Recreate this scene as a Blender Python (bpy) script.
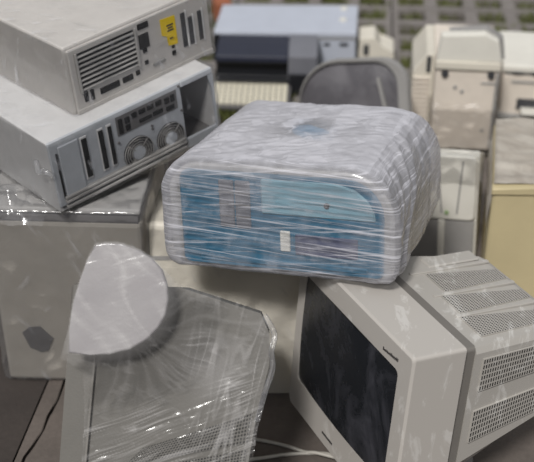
import bpy, bmesh, math, random
from mathutils import Vector, Matrix, noise
random.seed(7)
for _o in list(bpy.data.objects): bpy.data.objects.remove(_o, do_unlink=True)
S = bpy.context.scene
COL = S.collection
rad = math.radians

# ------------------------------------------------------------------ camera, world, sun, exposure
cam_d = bpy.data.cameras.new('camera'); cam = bpy.data.objects.new('camera', cam_d); COL.objects.link(cam)
cam.location = (0, 0, 1.5); cam.rotation_euler = (rad(90 - 32), 0, 0)
cam_d.sensor_width = 36; cam_d.lens = 36 * 1100 / 534
cam_d.clip_start = .05; cam_d.clip_end = 100
cam_d.dof.use_dof = True; cam_d.dof.focus_distance = 1.9; cam_d.dof.aperture_fstop = 3.6
S.camera = cam

W = bpy.data.worlds.new('overcast_sky'); S.world = W; W.use_nodes = True
wn = W.node_tree.nodes; wl = W.node_tree.links; wn.clear()
w_tc = wn.new('ShaderNodeTexCoord'); w_sep = wn.new('ShaderNodeSeparateXYZ'); w_r = wn.new('ShaderNodeValToRGB')
w_bg = wn.new('ShaderNodeBackground'); w_o = wn.new('ShaderNodeOutputWorld')
wl.new(w_tc.outputs['Generated'], w_sep.inputs[0]); wl.new(w_sep.outputs['Z'], w_r.inputs[0])
w_r.color_ramp.elements[0].position = 0.0; w_r.color_ramp.elements[0].color = (.26, .265, .28, 1)
w_r.color_ramp.elements[1].position = .75; w_r.color_ramp.elements[1].color = (.93, .96, 1.0, 1)
wl.new(w_r.outputs[0], w_bg.inputs[0]); w_bg.inputs[1].default_value = .47; wl.new(w_bg.outputs[0], w_o.inputs[0])

sun_d = bpy.data.lights.new('sun', 'SUN'); sun_d.energy = 2.9; sun_d.angle = rad(9); sun_d.color = (1.0, .975, .94)
sun = bpy.data.objects.new('sun', sun_d); COL.objects.link(sun)
sun.rotation_euler = Vector((.20, .60, -.77)).to_track_quat('-Z', 'Y').to_euler(); sun.location = (-2, -4, 6)

S.view_settings.view_transform = 'Standard'; S.view_settings.look = 'None'
S.view_settings.gamma = 1; S.view_settings.use_curve_mapping = False
S.view_settings.exposure = 0.02

# ------------------------------------------------------------------ helpers
def srgb(r, g, b):
    f = lambda c: (c / 255 / 12.92) if c <= 10 else ((c / 255 + .055) / 1.055) ** 2.4
    return (f(r), f(g), f(b), 1)

class NT:
    def __init__(s, name):
        s.m = bpy.data.materials.new(name); s.m.use_nodes = True
        s.t = s.m.node_tree; s.t.nodes.clear(); s.out = s.n('ShaderNodeOutputMaterial'); s.obj = None
    def n(s, typ, **kw):
        n = s.t.nodes.new(typ)
        for k, v in kw.items(): setattr(n, k, v)
        return n
    def l(s, a, b): s.t.links.new(a, b)
    def coord(s):
        if s.obj is None: s.obj = s.n('ShaderNodeTexCoord').outputs['Object']
        return s.obj
    def mapped(s, rot=(0, 0, 0), scale=(1, 1, 1)):
        m = s.n('ShaderNodeMapping'); m.inputs['Rotation'].default_value = rot
        s.l(s.coord(), m.inputs['Vector'])
        v = s.n('ShaderNodeVectorMath', operation='MULTIPLY'); v.inputs[1].default_value = scale
        s.l(m.outputs[0], v.inputs[0]); return v.outputs[0]
    def noise(s, vec, scale, detail=3, rough=.55, dist=0):
        n = s.n('ShaderNodeTexNoise'); n.inputs['Scale'].default_value = scale; n.inputs['Detail'].default_value = detail
        n.inputs['Roughness'].default_value = rough; n.inputs['Distortion'].default_value = dist
        s.l(vec, n.inputs['Vector']); return n.outputs['Fac']
    def ramp(s, fac, lo, hi, a=0.0, b=1.0):
        r = s.n('ShaderNodeMapRange'); r.inputs[1].default_value = lo; r.inputs[2].default_value = hi
        r.inputs[3].default_value = a; r.inputs[4].default_value = b; s.l(fac, r.inputs[0]); return r.outputs[0]
    def math(s, op, a, b):
        m = s.n('ShaderNodeMath', operation=op)
        for i, x in enumerate((a, b)):
            if isinstance(x, (int, float)): m.inputs[i].default_value = x
            else: s.l(x, m.inputs[i])
        return m.outputs[0]
    def mix(s, fac, a, b):
        m = s.n('ShaderNodeMix', data_type='RGBA')
        s.l(fac, m.inputs[0])
        for i, x in ((6, a), (7, b)):
            if isinstance(x, tuple): m.inputs[i].default_value = x
            else: s.l(x, m.inputs[i])
        return m.outputs[2]

def plastic(name, col, rough=.55, dirt=.25, dirt_col=None, scale=14, bump=.15, metal=0, spec=.4):
    t = NT(name); p = t.n('ShaderNodeBsdfPrincipled')
    c = srgb(*col); d = srgb(*dirt_col) if dirt_col else tuple(x * .62 for x in c[:3]) + (1,)
    f = t.ramp(t.noise(t.coord(), scale, 6, .65), .42, .72, 0, dirt)
    t.l(t.mix(f, c, d), p.inputs['Base Color'])
    p.inputs['Roughness'].default_value = rough; p.inputs['Metallic'].default_value = metal
    p.inputs['Specular IOR Level'].default_value = spec
    if bump:
        b = t.n('ShaderNodeBump'); b.inputs['Strength'].default_value = bump; b.inputs['Distance'].default_value = .0015
        t.l(t.noise(t.coord(), 260, 2), b.inputs['Height']); t.l(b.outputs[0], p.inputs['Normal'])
    t.l(p.outputs[0], t.out.inputs[0]); return t.m

def dusty(name, col, dust_col, lo=.5, hi=.62, amt=.7, scale=9, rough=.6):
    """plastic with pale smeared dust patches"""
    t = NT(name); p = t.n('ShaderNodeBsdfPrincipled')
    a = t.ramp(t.noise(t.mapped((0, .3, .6), (1, 2.4, 1)), scale, 7, .68, .6), lo, hi, 0, amt)
    t.l(t.mix(a, srgb(*col), srgb(*dust_col)), p.inputs['Base Color'])
    p.inputs['Roughness'].default_value = rough; p.inputs['Specular IOR Level'].default_value = .3
    t.l(p.outputs[0], t.out.inputs[0]); return t.m

def film(name, base, layers, milk=.0, col=(222, 222, 228), rough=.22, bump=.35, bscale=60, bstretch=(1, 1, 1), brot=(0, 0, 0), trans=.0, gloss=.55):
    """thin plastic wrap: clear where tight, whitish along its creases and where it lies many layers thick"""
    t = NT(name)
    fac = None
    for rot_, sc, lo, hi, amt in layers:
        r = t.ramp(t.noise(t.mapped(rot_, sc), 1.0, 4, .6, .25), lo, hi, 0, amt)
        fac = r if fac is None else t.math('ADD', fac, r)
    fac = t.math('ADD', fac, base)
    if milk:
        at = t.n('ShaderNodeAttribute'); at.attribute_name = 'milk'
        fac = t.math('ADD', fac, t.math('MULTIPLY', at.outputs['Fac'], milk))
    fac = t.math('MINIMUM', fac, .95)
    p = t.n('ShaderNodeBsdfPrincipled'); p.inputs['Base Color'].default_value = srgb(*col)
    p.inputs['Roughness'].default_value = rough; p.inputs['Specular IOR Level'].default_value = .6
    g = t.n('ShaderNodeBsdfGlossy'); g.inputs['Roughness'].default_value = .12; g.inputs['Color'].default_value = (1, 1, 1, 1)
    b = t.n('ShaderNodeBump'); b.inputs['Strength'].default_value = bump; b.inputs['Distance'].default_value = .004
    t.l(t.noise(t.mapped(brot, bstretch), bscale, 4, .6, .5), b.inputs['Height'])
    t.l(b.outputs[0], p.inputs['Normal']); t.l(b.outputs[0], g.inputs['Normal'])
    tr = t.n('ShaderNodeBsdfTransparent')
    fr = t.n('ShaderNodeFresnel'); fr.inputs['IOR'].default_value = 1.45; t.l(b.outputs[0], fr.inputs['Normal'])
    clear = t.n('ShaderNodeMixShader'); t.l(t.math('MULTIPLY', fr.outputs[0], gloss), clear.inputs[0]); t.l(tr.outputs[0], clear.inputs[1]); t.l(g.outputs[0], clear.inputs[2])
    white = p.outputs[0]
    if trans:                                         # light also passes through the whitish film
        tl = t.n('ShaderNodeBsdfTranslucent'); tl.inputs['Color'].default_value = srgb(*col)
        tm = t.n('ShaderNodeMixShader'); tm.inputs[0].default_value = trans; t.l(p.outputs[0], tm.inputs[1]); t.l(tl.outputs[0], tm.inputs[2]); white = tm.outputs[0]
    mx = t.n('ShaderNodeMixShader'); t.l(fac, mx.inputs[0]); t.l(clear.outputs[0], mx.inputs[1]); t.l(white, mx.inputs[2])
    t.l(mx.outputs[0], t.out.inputs[0]); return t.m

def newbm(): return bmesh.new()
def obj(name, bm, mat, parent=None, smooth=False, kind=None, label=None):
    bmesh.ops.recalc_face_normals(bm, faces=bm.faces[:])
    me = bpy.data.meshes.new(name); bm.to_mesh(me); bm.free()
    if smooth:
        for p in me.polygons: p.use_smooth = True
    o = bpy.data.objects.new(name, me); COL.objects.link(o)
    me.materials.append(mat)
    if parent: o.parent = parent
    if kind: o['kind'] = kind
    if label: o['label'] = label
    return o
def share(src, parent, loc=(0, 0, 0), rot=(0, 0, 0)):
    o = src.copy(); COL.objects.link(o); o.parent = parent; o.location = loc; o.rotation_euler = rot; return o
def thing(name, label, cat, loc, rot=(0, 0, 0), group=None):
    o = bpy.data.objects.new(name, None); COL.objects.link(o); o.empty_display_size = .05
    o.location = loc; o.rotation_euler = tuple(rad(a) for a in rot)
    o['label'] = label; o['category'] = cat
    if group: o['group'] = group
    return o
def tag(o, label, cat, group=None):
    o['label'] = label; o['category'] = cat
    if group: o['group'] = group
    return o
def bevel(bm, edges, r, seg=2):
    bmesh.ops.bevel(bm, geom=edges, offset=r, segments=seg, profile=.5, affect='EDGES', clamp_overlap=True)
def box(bm, x0, x1, y0, y1, z0, z1, r=0, seg=2):
    vs = [bm.verts.new(p) for p in ((x0,y0,z0),(x1,y0,z0),(x1,y1,z0),(x0,y1,z0),(x0,y0,z1),(x1,y0,z1),(x1,y1,z1),(x0,y1,z1))]
    fs = [bm.faces.new([vs[i] for i in q]) for q in ((0,3,2,1),(4,5,6,7),(0,1,5,4),(1,2,6,5),(2,3,7,6),(3,0,4,7))]
    if r: bevel(bm, list({e for f in fs for e in f.edges}), r, seg)
def loft(bm, rings, cap0=True, cap1=True):
    R = [[bm.verts.new(p) for p in r] for r in rings]
    n = len(R[0])
    for a, b in zip(R[:-1], R[1:]):
        for i in range(n): bm.faces.new((a[i], a[(i+1) % n], b[(i+1) % n], b[i]))
    if cap0: bm.faces.new(R[0][::-1])
    if cap1: bm.faces.new(R[-1])
    return R
def prism(bm, pts, axis, a, b, r=0, seg=2):
    """pts 2-D polygon; axis 'x' -> pts are (y,z); 'y' -> (x,z); 'z' -> (x,y)"""
    f = {'x': lambda p, t: (t, p[0], p[1]), 'y': lambda p, t: (p[0], t, p[1]), 'z': lambda p, t: (p[0], p[1], t)}[axis]
    n0 = set(bm.edges)
    loft(bm, [[f(p, a) for p in pts], [f(p, b) for p in pts]])
    if r: bevel(bm, [e for e in bm.edges if e not in n0], r, seg)
def cyl(bm, c, axis, r0, h, seg=20, r1=None):
    r1 = r0 if r1 is None else r1
    f = {'x': lambda u, v, t: (c[0]+t, c[1]+u, c[2]+v), 'y': lambda u, v, t: (c[0]+u, c[1]+t, c[2]+v), 'z': lambda u, v, t: (c[0]+u, c[1]+v, c[2]+t)}[axis]
    A = [2*math.pi*i/seg for i in range(seg)]
    loft(bm, [[f(r0*math.cos(a), r0*math.sin(a), 0) for a in A], [f(r1*math.cos(a), r1*math.sin(a), h) for a in A]])
def ring(bm, c, ro, ri, h, seg=28):
    """flat annulus in the x-z plane, thickness h toward -y"""
    A = [2*math.pi*i/seg for i in range(seg)]
    rows = []
    for r, y in ((ri, 0), (ro, 0), (ro, -h), (ri, -h)):
        rows.append([bm.verts.new((c[0]+r*math.cos(a), c[1]+y, c[2]+r*math.sin(a))) for a in A])
    for k in range(4):
        a, b = rows[k], rows[(k+1) % 4]
        for i in range(seg): bm.faces.new((a[i], a[(i+1) % seg], b[(i+1) % seg], b[i]))
def tube(bm, pts, r, seg=8):
    P = [Vector(p) for p in pts]
    # Catmull-Rom refine
    Q = []
    for i in range(len(P)-1):
        p0, p1, p2, p3 = P[max(i-1, 0)], P[i], P[i+1], P[min(i+2, len(P)-1)]
        for k in range(6):
            t = k/6
            Q.append(.5*((2*p1)+(p2-p0)*t+(2*p0-5*p1+4*p2-p3)*t*t+(3*p1-p0-3*p2+p3)*t**3))
    Q.append(P[-1]); rows = []
    for i, q in enumerate(Q):
        d = (Q[min(i+1, len(Q)-1)]-Q[max(i-1, 0)]).normalized()
        u = d.cross(Vector((0, 0, 1))); u = u.normalized() if u.length > 1e-4 else Vector((1, 0, 0)); v = u.cross(d)
        rows.append([q+r*(math.cos(2*math.pi*k/seg)*u+math.sin(2*math.pi*k/seg)*v) for k in range(seg)])
    loft(bm, rows)
def rrect(x0, x1, z0, z1, rad4, seg=6):
    """rounded rectangle, radii (top-left, top-right, bottom-right, bottom-left), clockwise list"""
    tl, tr, br, bl = rad4; P = []
    for cx, cz, r, a0 in ((x0+tl, z1-tl, tl, 180), (x1-tr, z1-tr, tr, 90), (x1-br, z0+br, br, 0), (x0+bl, z0+bl, bl, -90)):
        for i in range(seg+1):
            a = rad(a0-90*i/seg); P.append((cx+r*math.cos(a), cz+r*math.sin(a)))
    return P
def grille(name, parent, mat, dark, C4, nu, nv, fill=.5, lift=.002, gapv=None):
    """perforated plate over a dark opening on the quad C4 = P00, P10, P11, P01"""
    P = [Vector(p) for p in C4]
    nrm = (P[1]-P[0]).cross(P[3]-P[0]).normalized()
    at = lambda u, v: (P[0]*(1-u)+P[1]*u)*(1-v)+(P[3]*(1-u)+P[2]*u)*v
    gapv = fill if gapv is None else gapv
    us = [0.0]; vs = [0.0]
    for i in range(nu): us += [(i+(1-fill)/2)/nu, (i+1-(1-fill)/2)/nu]
    for i in range(nv): vs += [(i+(1-gapv)/2)/nv, (i+1-(1-gapv)/2)/nv]
    us.append(1.0); vs.append(1.0)
    bm = newbm()
    G = [[bm.verts.new(at(u, v)+nrm*lift) for v in vs] for u in us]
    for i in range(len(us)-1):
        for j in range(len(vs)-1):
            if i % 2 == 1 and j % 2 == 1: continue
            bm.faces.new((G[i][j], G[i+1][j], G[i+1][j+1], G[i][j+1]))
    edge = [G[i][0] for i in range(len(us))] + [G[-1][j] for j in range(1, len(vs))] + [G[i][-1] for i in range(len(us)-2, -1, -1)] + [G[0][j] for j in range(len(vs)-2, 0, -1)]
    low = [bm.verts.new(v.co-nrm*lift*1.5) for v in edge]
    for i in range(len(edge)):
        k = (i+1) % len(edge); bm.faces.new((edge[i], low[i], low[k], edge[k]))
    g = obj(name, bm, mat, parent, kind='stuff')
    bm = newbm(); q = [at(.002, .002), at(.998, .002), at(.998, .998), at(.002, .998)]
    loft(bm, [[p-nrm*.001 for p in q], [p+nrm*lift*.25 for p in q]])
    obj('vent_opening', bm, dark, g)
    return g
def film_shell(name, w, d, h, radii, endr, mat, parent, disp, milk=None, n=20, m=60, capk=18, cap_back=True, z0=0):
    """wrap around a box: rounded x-z outline swept along y, closed at both ends, then crumpled"""
    prof = []
    raw = rrect(-w/2, w/2, 0, h, radii, 8)
    for i in range(len(raw)):                                   # resample evenly
        a, b = Vector(raw[i]), Vector(raw[(i+1) % len(raw)]); L = (b-a).length
        k = max(1, int(L/(w/n/2)+.5))
        for j in range(k): prof.append(a+(b-a)*(j/k))
    cz = h/2; hw, hh = w/2, h/2
    def rg(y, ins):
        sx, sz = max(0, (hw-ins))/hw, max(0, (hh-ins))/hh
        return [(p.x*sx, y, cz+(p.y-cz)*sz+z0) for p in prof]
    rows = []
    caps = [min(hw, hh)*(1-t/capk) for t in range(0, capk)]
    for t in caps:
        if t > endr: rows.append(rg(d/2, min(t, min(hw, hh)-1e-4)))
    for i in range(7):
        a = rad(90*i/6); rows.append(rg(d/2-endr+endr*math.cos(a), endr*(1-math.sin(a))))
    for i in range(1, m): rows.append(rg(d/2-endr-(d-2*endr)*i/m, 0))
    for i in range(7):
        a = rad(90*i/6); rows.append(rg(-d/2+endr-endr*math.sin(a), endr*(1-math.cos(a))))
    for t in reversed(caps):
        if t > endr: rows.append(rg(-d/2, min(t, min(hw, hh)-1e-4)))
    bm = newbm(); loft(bm, rows)
    bmesh.ops.recalc_face_normals(bm, faces=bm.faces[:]); bm.normal_update()
    lay = bm.verts.layers.float.new('milk') if milk else None
    mv = []
    for v in bm.verts:
        if lay: v[lay] = milk(v.co, v.normal)
        mv.append(v.normal*disp(v.co, v.normal))
    for v, dv in zip(bm.verts, mv): v.co += dv
    return obj(name, bm, mat, parent, smooth=True)
def ridged(v): return 1-abs(noise.noise(v))*2
def crumple(amp, sc, stretch=(1, 1, 1), seed=0):
    sv = Vector(stretch); off = Vector((seed*3.1, seed*1.7, seed*5.3))
    def f(co, nrm):
        q = Vector((co.x*sv.x, co.y*sv.y, co.z*sv.z))*sc+off
        return amp*(.6*ridged(q)+.35*ridged(q*2.3)+.2*ridged(q*5.1)-.4)
    return f

# ------------------------------------------------------------------ materials
beige = plastic('warm_beige_plastic', (176, 170, 161), .5, .3)
cream_pl = plastic('cream_plastic', (214, 208, 195), .5, .2)  # paler plastic, cream by its own colour
beige_pink = plastic('pinkish_beige_plastic', (220, 210, 198), .55, .25)
white_pl = plastic('off_white_plastic', (220, 217, 208), .5, .2)
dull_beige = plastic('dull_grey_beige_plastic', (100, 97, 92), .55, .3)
foot_pl = plastic('pale_grey_plastic', (142, 138, 140), .5, .2)
grey_pl = plastic('grey_plastic', (150, 148, 146), .55, .3)
midgrey = plastic('mid_grey_plastic', (104, 102, 102), .55, .3)
steel = plastic('brushed_grey_steel', (196, 195, 195), .42, .3, scale=20, bump=.1)
steel_warm = plastic('warm_painted_steel', (192, 188, 184), .42, .35, scale=12)
fan_panel = plastic('blue_grey_steel', (176, 179, 184), .42, .35, scale=18)
dark = plastic('near_black_void', (20, 20, 21), .8, 0, bump=0)
darkgrey = plastic('dark_grey_metal', (62, 63, 66), .5, .3)
baygrey = plastic('inner_bay_grey', (104, 102, 102), .5, .5, scale=9)
black_pl = plastic('black_plastic', (30, 31, 35), .4, .2)
navy = plastic('navy_black_plastic', (40, 43, 58), .4, .35)
printer_side = plastic('slate_plastic', (116, 117, 124), .45, .2)
yellow = plastic('yellow_label', (226, 196, 20), .5, .15, bump=0)
yellowed = plastic('yellowed_plastic', (198, 184, 146), .55, .25, scale=6)
paleblue = plastic('pale_blue_grey_metal', (182, 187, 199), .45, .2)
blue_pl = plastic('teal_blue_plastic', (50, 104, 132), .4, .2, scale=10)
paleblue_pl = plastic('pale_aqua_plastic', (126, 160, 174), .4, .15)
ink = plastic('dark_print', (52, 50, 50), .6, 0, bump=0)
crt_body = dusty('dusty_grey_monitor_shell', (170, 166, 160), (206, 204, 200), .55, .62, .6, 11)
crt_bezel = dusty('grey_monitor_bezel', (182, 177, 171), (212, 209, 205), .57, .63, .55, 10, .5)
crt_groove = plastic('seam_grey', (118, 114, 109), .6, .2)
led_green = plastic('dull_green_button', (150, 172, 128), .5, .1)
brickred = plastic('red_brown_clay', (150, 92, 66), .8, .4)
cable_pl = plastic('white_cable_rubber', (176, 172, 164), .5, .1, bump=0)
keycap = plastic('cream_keycap', (214, 208, 190), .5, .2)

def glass_screen(name, c0, c1):
    t = NT(name); p = t.n('ShaderNodeBsdfPrincipled')
    f = t.ramp(t.noise(t.mapped((0, .35, 0), (9, 9, 5)), 1.2, 6, .7, .8), .46, .74, 0, .7)
    t.l(t.mix(f, srgb(*c0), srgb(*c1)), p.inputs['Base Color'])
    t.l(t.ramp(f, 0, 1, .25, .65), p.inputs['Roughness']); p.inputs['Specular IOR Level'].default_value = .35
    t.l(p.outputs[0], t.out.inputs[0]); return t.m
screen_dark = glass_screen('dusty_dark_screen_glass', (34, 36, 40), (86, 86, 94))
screen_smoke = glass_screen('smoky_screen_glass', (88, 86, 90), (120, 118, 122))

def concrete(name, col, col2, rough=.9):
    t = NT(name); p = t.n('ShaderNodeBsdfPrincipled')
    f = t.ramp(t.noise(t.coord(), 5, 8, .7), .35, .7); g = t.ramp(t.noise(t.coord(), 90, 3), .3, .7, 0, .35)
    c = t.mix(g, t.mix(f, srgb(*col), srgb(*col2)), srgb(*[int(x*.7) for x in col]))
    t.l(c, p.inputs['Base Color']); p.inputs['Roughness'].default_value = rough
    b = t.n('ShaderNodeBump'); b.inputs['Strength'].default_value = .5; b.inputs['Distance'].default_value = .004
    t.l(t.noise(t.coord(), 70, 6, .7), b.inputs['Height']); t.l(b.outputs[0], p.inputs['Normal'])
    t.l(p.outputs[0], t.out.inputs[0]); return t.m
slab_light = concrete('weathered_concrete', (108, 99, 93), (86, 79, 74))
slab_dark = concrete('dark_concrete', (66, 59, 55), (54, 48, 45))  # darker tone for the slab left of the joint
soil = concrete('bare_soil', (64, 57, 44), (46, 42, 33))
paver_m = concrete('paver_concrete', (134, 128, 125), (112, 107, 103))
grass_m = plastic('grass_blades', (98, 104, 56), .7, .6, (74, 70, 42), scale=4, bump=0)

# wraps
streak_h = ((0, rad(-4), 0), (5, 5, 150), .52, .70, .85)
blue_wrap = film('milky_wrap', .05, [
    ((0, rad(-4), 0), (4, 4, 240), .525, .67, .55),
    ((0, rad(6), 0), (6, 6, 140), .57, .70, .42),
    ((.3, .2, .5), (30, 30, 30), .52, .74, .18)], milk=.86, col=(224, 223, 230), bump=.25, bscale=8, bstretch=(2, 2, 2), rough=.3, trans=.2)
clear_wrap = film('clear_wrap', .05, [
    ((0, .5, .4), (40, 40, 6), .62, .80, .22),
    ((0, -.7, .2), (70, 70, 9), .64, .80, .18)], bump=.3, bscale=22, rough=.2, gloss=.6)
thin_wrap = film('thin_wrap', .015, [
    ((0, .3, .9), (18, 60, 18), .60, .76, .30)], bump=.3, bscale=18, rough=.2, gloss=.5)
tent_wrap = film('stretched_wrap', .03, [
    ((.2, .4, rad(24)), (30, 60, 20), .56, .76, .18)], milk=.75, col=(206, 203, 202), bump=.3, bscale=14, bstretch=(1, 3.2, 1), brot=(0, 0, rad(-20)), rough=.38, gloss=.4)

# ------------------------------------------------------------------ ground
fl = None
bm = newbm(); box(bm, -4, 4.5, -.5, 9, -.25, -.028); fl = obj('floor', bm, soil); fl['kind'] = 'structure'
crack = [(-.425, 1.83), (-.428, 1.742), (-.446, 1.693), (-.442, 1.651), (-.459, 1.605), (-.470, 1.577), (-.474, 1.50), (-.490, 1.43)]
LJ = [(-.462, 1.83), (-.491, 1.561), (-.507, 1.43)]
def slab(name, pts, mat):
    bm = newbm(); prism(bm, pts, 'z', -.08, 0.0, .003, 1); return obj(name, bm, mat, fl)
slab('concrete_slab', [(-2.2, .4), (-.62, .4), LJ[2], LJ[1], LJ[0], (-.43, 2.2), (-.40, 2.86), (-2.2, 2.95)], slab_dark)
eps = .0035
jag = [(x+random.uniform(-.003, .003), y) for x, y in crack]
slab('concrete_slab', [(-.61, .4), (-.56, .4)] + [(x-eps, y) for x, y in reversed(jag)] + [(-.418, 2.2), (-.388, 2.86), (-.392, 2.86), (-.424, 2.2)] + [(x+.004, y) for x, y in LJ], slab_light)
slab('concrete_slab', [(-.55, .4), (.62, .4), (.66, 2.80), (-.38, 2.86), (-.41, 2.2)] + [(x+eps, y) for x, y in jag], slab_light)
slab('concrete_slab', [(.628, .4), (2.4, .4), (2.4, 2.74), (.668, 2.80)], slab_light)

# grass-grid pavers: each block 4 x 3 cells, blocks share one mesh
CP = .148; HOLE = .050
def paver_mesh():
    bm = newbm(); nx, ny = 4, 3
    for i in range(nx):
        for j in range(ny):
            cx, cy = (i+.5)*CP, (j+.5)*CP
            x0 = cx-CP/2+(.003 if i == 0 else 0); x1 = cx+CP/2-(.003 if i == nx-1 else 0)
            y0 = cy-CP/2+(.003 if j == 0 else 0); y1 = cy+CP/2-(.003 if j == ny-1 else 0)
            O = [(x0, y0), (x1, y0), (x1, y1), (x0, y1)]; c = HOLE*.35
            I = [(cx-HOLE, cy-HOLE), (cx+HOLE, cy-HOLE), (cx+HOLE, cy+HOLE), (cx-HOLE, cy+HOLE)]
            o_t = [bm.verts.new((*p, 0)) for p in O]; i_t = [bm.verts.new((*p, 0)) for p in I]; i_b = [bm.verts.new((p[0], p[1], -.07)) for p in I]; o_b = [bm.verts.new((*p, -.07)) for p in O]
            for k in range(4):
                q = (k+1) % 4
                bm.faces.new((o_t[k], o_t[q], i_t[q], i_t[k])); bm.faces.new((i_t[k], i_t[q], i_b[q], i_b[k])); bm.faces.new((o_b[k], o_b[q], o_t[q], o_t[k]))
    bmesh.ops.remove_doubles(bm, verts=bm.verts[:], dist=1e-5)
    return bm
GR = rad(-5); gx, gy = .4375, 3.57
def g2w(a, b): return (gx+a*math.cos(GR)-b*math.sin(GR), gy+a*math.sin(GR)+b*math.cos(GR))
pv0 = None
for j in range(-2, 5):
    for i in range(-3, 3):
        a, b = i*4*CP, j*3*CP+.0
        w_ = g2w(a, b); wc = g2w(a+2*CP, b)
        if min(w_[1], wc[1]-.1) < 2.90: continue
        if pv0 is None:
            pv0 = obj('grass_paver', paver_mesh(), paver_m, fl); o = pv0
        else: o = share(pv0, fl)
        o.location = (w_[0], w_[1], random.uniform(-.003, .001)); o.rotation_euler = (0, 0, GR)
# grass in the cells
gv, gf = [], []
for j in range(-6, 15):
    for i in range(-12, 12):
        c = g2w((i+.5)*CP, (j+.5)*CP)
        if c[1] < 2.98 or c[1] > 5.6: continue
        dens = .35+.65*max(0, min(1, .5+1.2*noise.noise(Vector((i*.37, j*.41, 2)))))
        for k in range(int(85*dens)):
            u, v = random.uniform(-HOLE, HOLE), random.uniform(-HOLE, HOLE)
            x = c[0]+u*math.cos(GR)-v*math.sin(GR); y = c[1]+u*math.sin(GR)+v*math.cos(GR)
            a = random.uniform(0, 6.28); hgt = random.uniform(.025, .055)*(.6+.5*dens); wd = .0035
            lx, ly = random.gauss(0, .018), random.gauss(0, .018)
            b0 = len(gv)
            gv += [(x-wd*math.cos(a), y-wd*math.sin(a), -.03), (x+wd*math.cos(a), y+wd*math.sin(a), -.03), (x+lx*.5+wd*.8*math.cos(a), y+ly*.5+wd*.8*math.sin(a), -.03+hgt*.6), (x+lx*.5-wd*.8*math.cos(a), y+ly*.5-wd*.8*math.sin(a), -.03+hgt*.6), (x+lx, y+ly, -.03+hgt)]
            gf += [(b0, b0+1, b0+2, b0+3), (b0+3, b0+2, b0+4)]
me = bpy.data.meshes.new('grass'); me.from_pydata(gv, [], gf); me.materials.append(grass_m)
go = bpy.data.objects.new('grass', me); COL.objects.link(go); go['kind'] = 'stuff'; go['label'] = 'short dull green grass growing in the cells of the concrete grid pavers'; go['category'] = 'grass'

# ------------------------------------------------------------------ left beige wrapped printer that carries the two cases
t = thing('wrapped_printer', 'tall beige wrapped machine under the two stacked cases, with dark band near its top', 'printer', (-.3853, 1.9751, 0), (0, 0, -2.74))
LW, LD, LH = .304, .345, .424
bm = newbm(); box(bm, -LW/2, LW/2, -LD/2, LD/2, .0, .392, .008); obj('body', bm, beige, t)
bm = newbm(); box(bm, -LW/2+.006, LW/2-.006, -LD/2+.005, LD/2-.006, .390, .414); obj('dark_band', bm, midgrey, t, label='dark grey recessed band below the lid')
bm = newbm(); box(bm, -LW/2, LW/2, -LD/2, LD/2, .412, LH, .004); obj('lid', bm, grey_pl, t)
bm = newbm(); prism(bm, [(-.109,.125),(-.094,.139),(-.071,.142),(-.046,.112),(-.06,.080),(-.075,.076),(-.097,.087)], 'y', -LD/2-.0025, -LD/2+.002); obj('torn_patch', bm, midgrey, t, label='small dark grey torn patch low on the front')
film_shell('plastic_wrap', LW+.016, LD+.016, LH-.002, (.012,)*4, .012, clear_wrap, t, crumple(.006, 9, (1, 1, .7), 1), n=46, m=40, capk=26, z0=.002)
# bunched wrap on top left
bm = newbm()
for i in range(36):
    for j in range(14): bm.verts.new((-LW/2-.03+i*.15/35, -LD/2-.02+j*.08/13, LH+.004))
bm.verts.ensure_lookup_table()
for i in range(35):
    for j in range(13): bm.faces.new([bm.verts[a] for a in (i*14+j, (i+1)*14+j, (i+1)*14+j+1, i*14+j+1)])
for v in bm.verts:
    fx = (v.co.x+LW/2+.03)/.15; fy = (v.co.y+LD/2+.02)/.08
    v.co.z += .03*math.sin(math.pi*min(1, max(0, fx)))*math.sin(math.pi*fy)*(.6+.5*ridged(v.co*28))-.03*(1-fy)*(fy < .4)
    v.co.y += .01*noise.noise(v.co*40)
obj('bunched_wrap', bm, clear_wrap, t, smooth=True, label='crumpled glossy bunch of plastic wrap')

# ------------------------------------------------------------------ tower case on its side, rear panel with two fans
BW, BD, BH = .389, .4499, .1527
t = thing('tower_case', 'silver computer tower lying on its side, rear panel showing two round fans', 'computer', (-.3924, 2.0776, .4446), (-.2, -5.84, 41.77))
F = -BD/2
bm = newbm()
# shell: four walls, open at the PSU bay in front
box(bm, -BW/2, BW/2, F+.004, BD/2, 0, .006, .002, 1); box(bm, -BW/2, BW/2, F+.004, BD/2, BH-.006, BH, .002, 1)
box(bm, -BW/2, -BW/2+.006, F+.004, BD/2, .004, BH-.004); box(bm, BW/2-.006, BW/2, F+.004, BD/2, .004, BH-.004)
box(bm, -BW/2+.004, BW/2-.004, BD/2-.012, BD/2, .004, BH-.004)
obj('case_shell', bm, steel, t)
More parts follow.
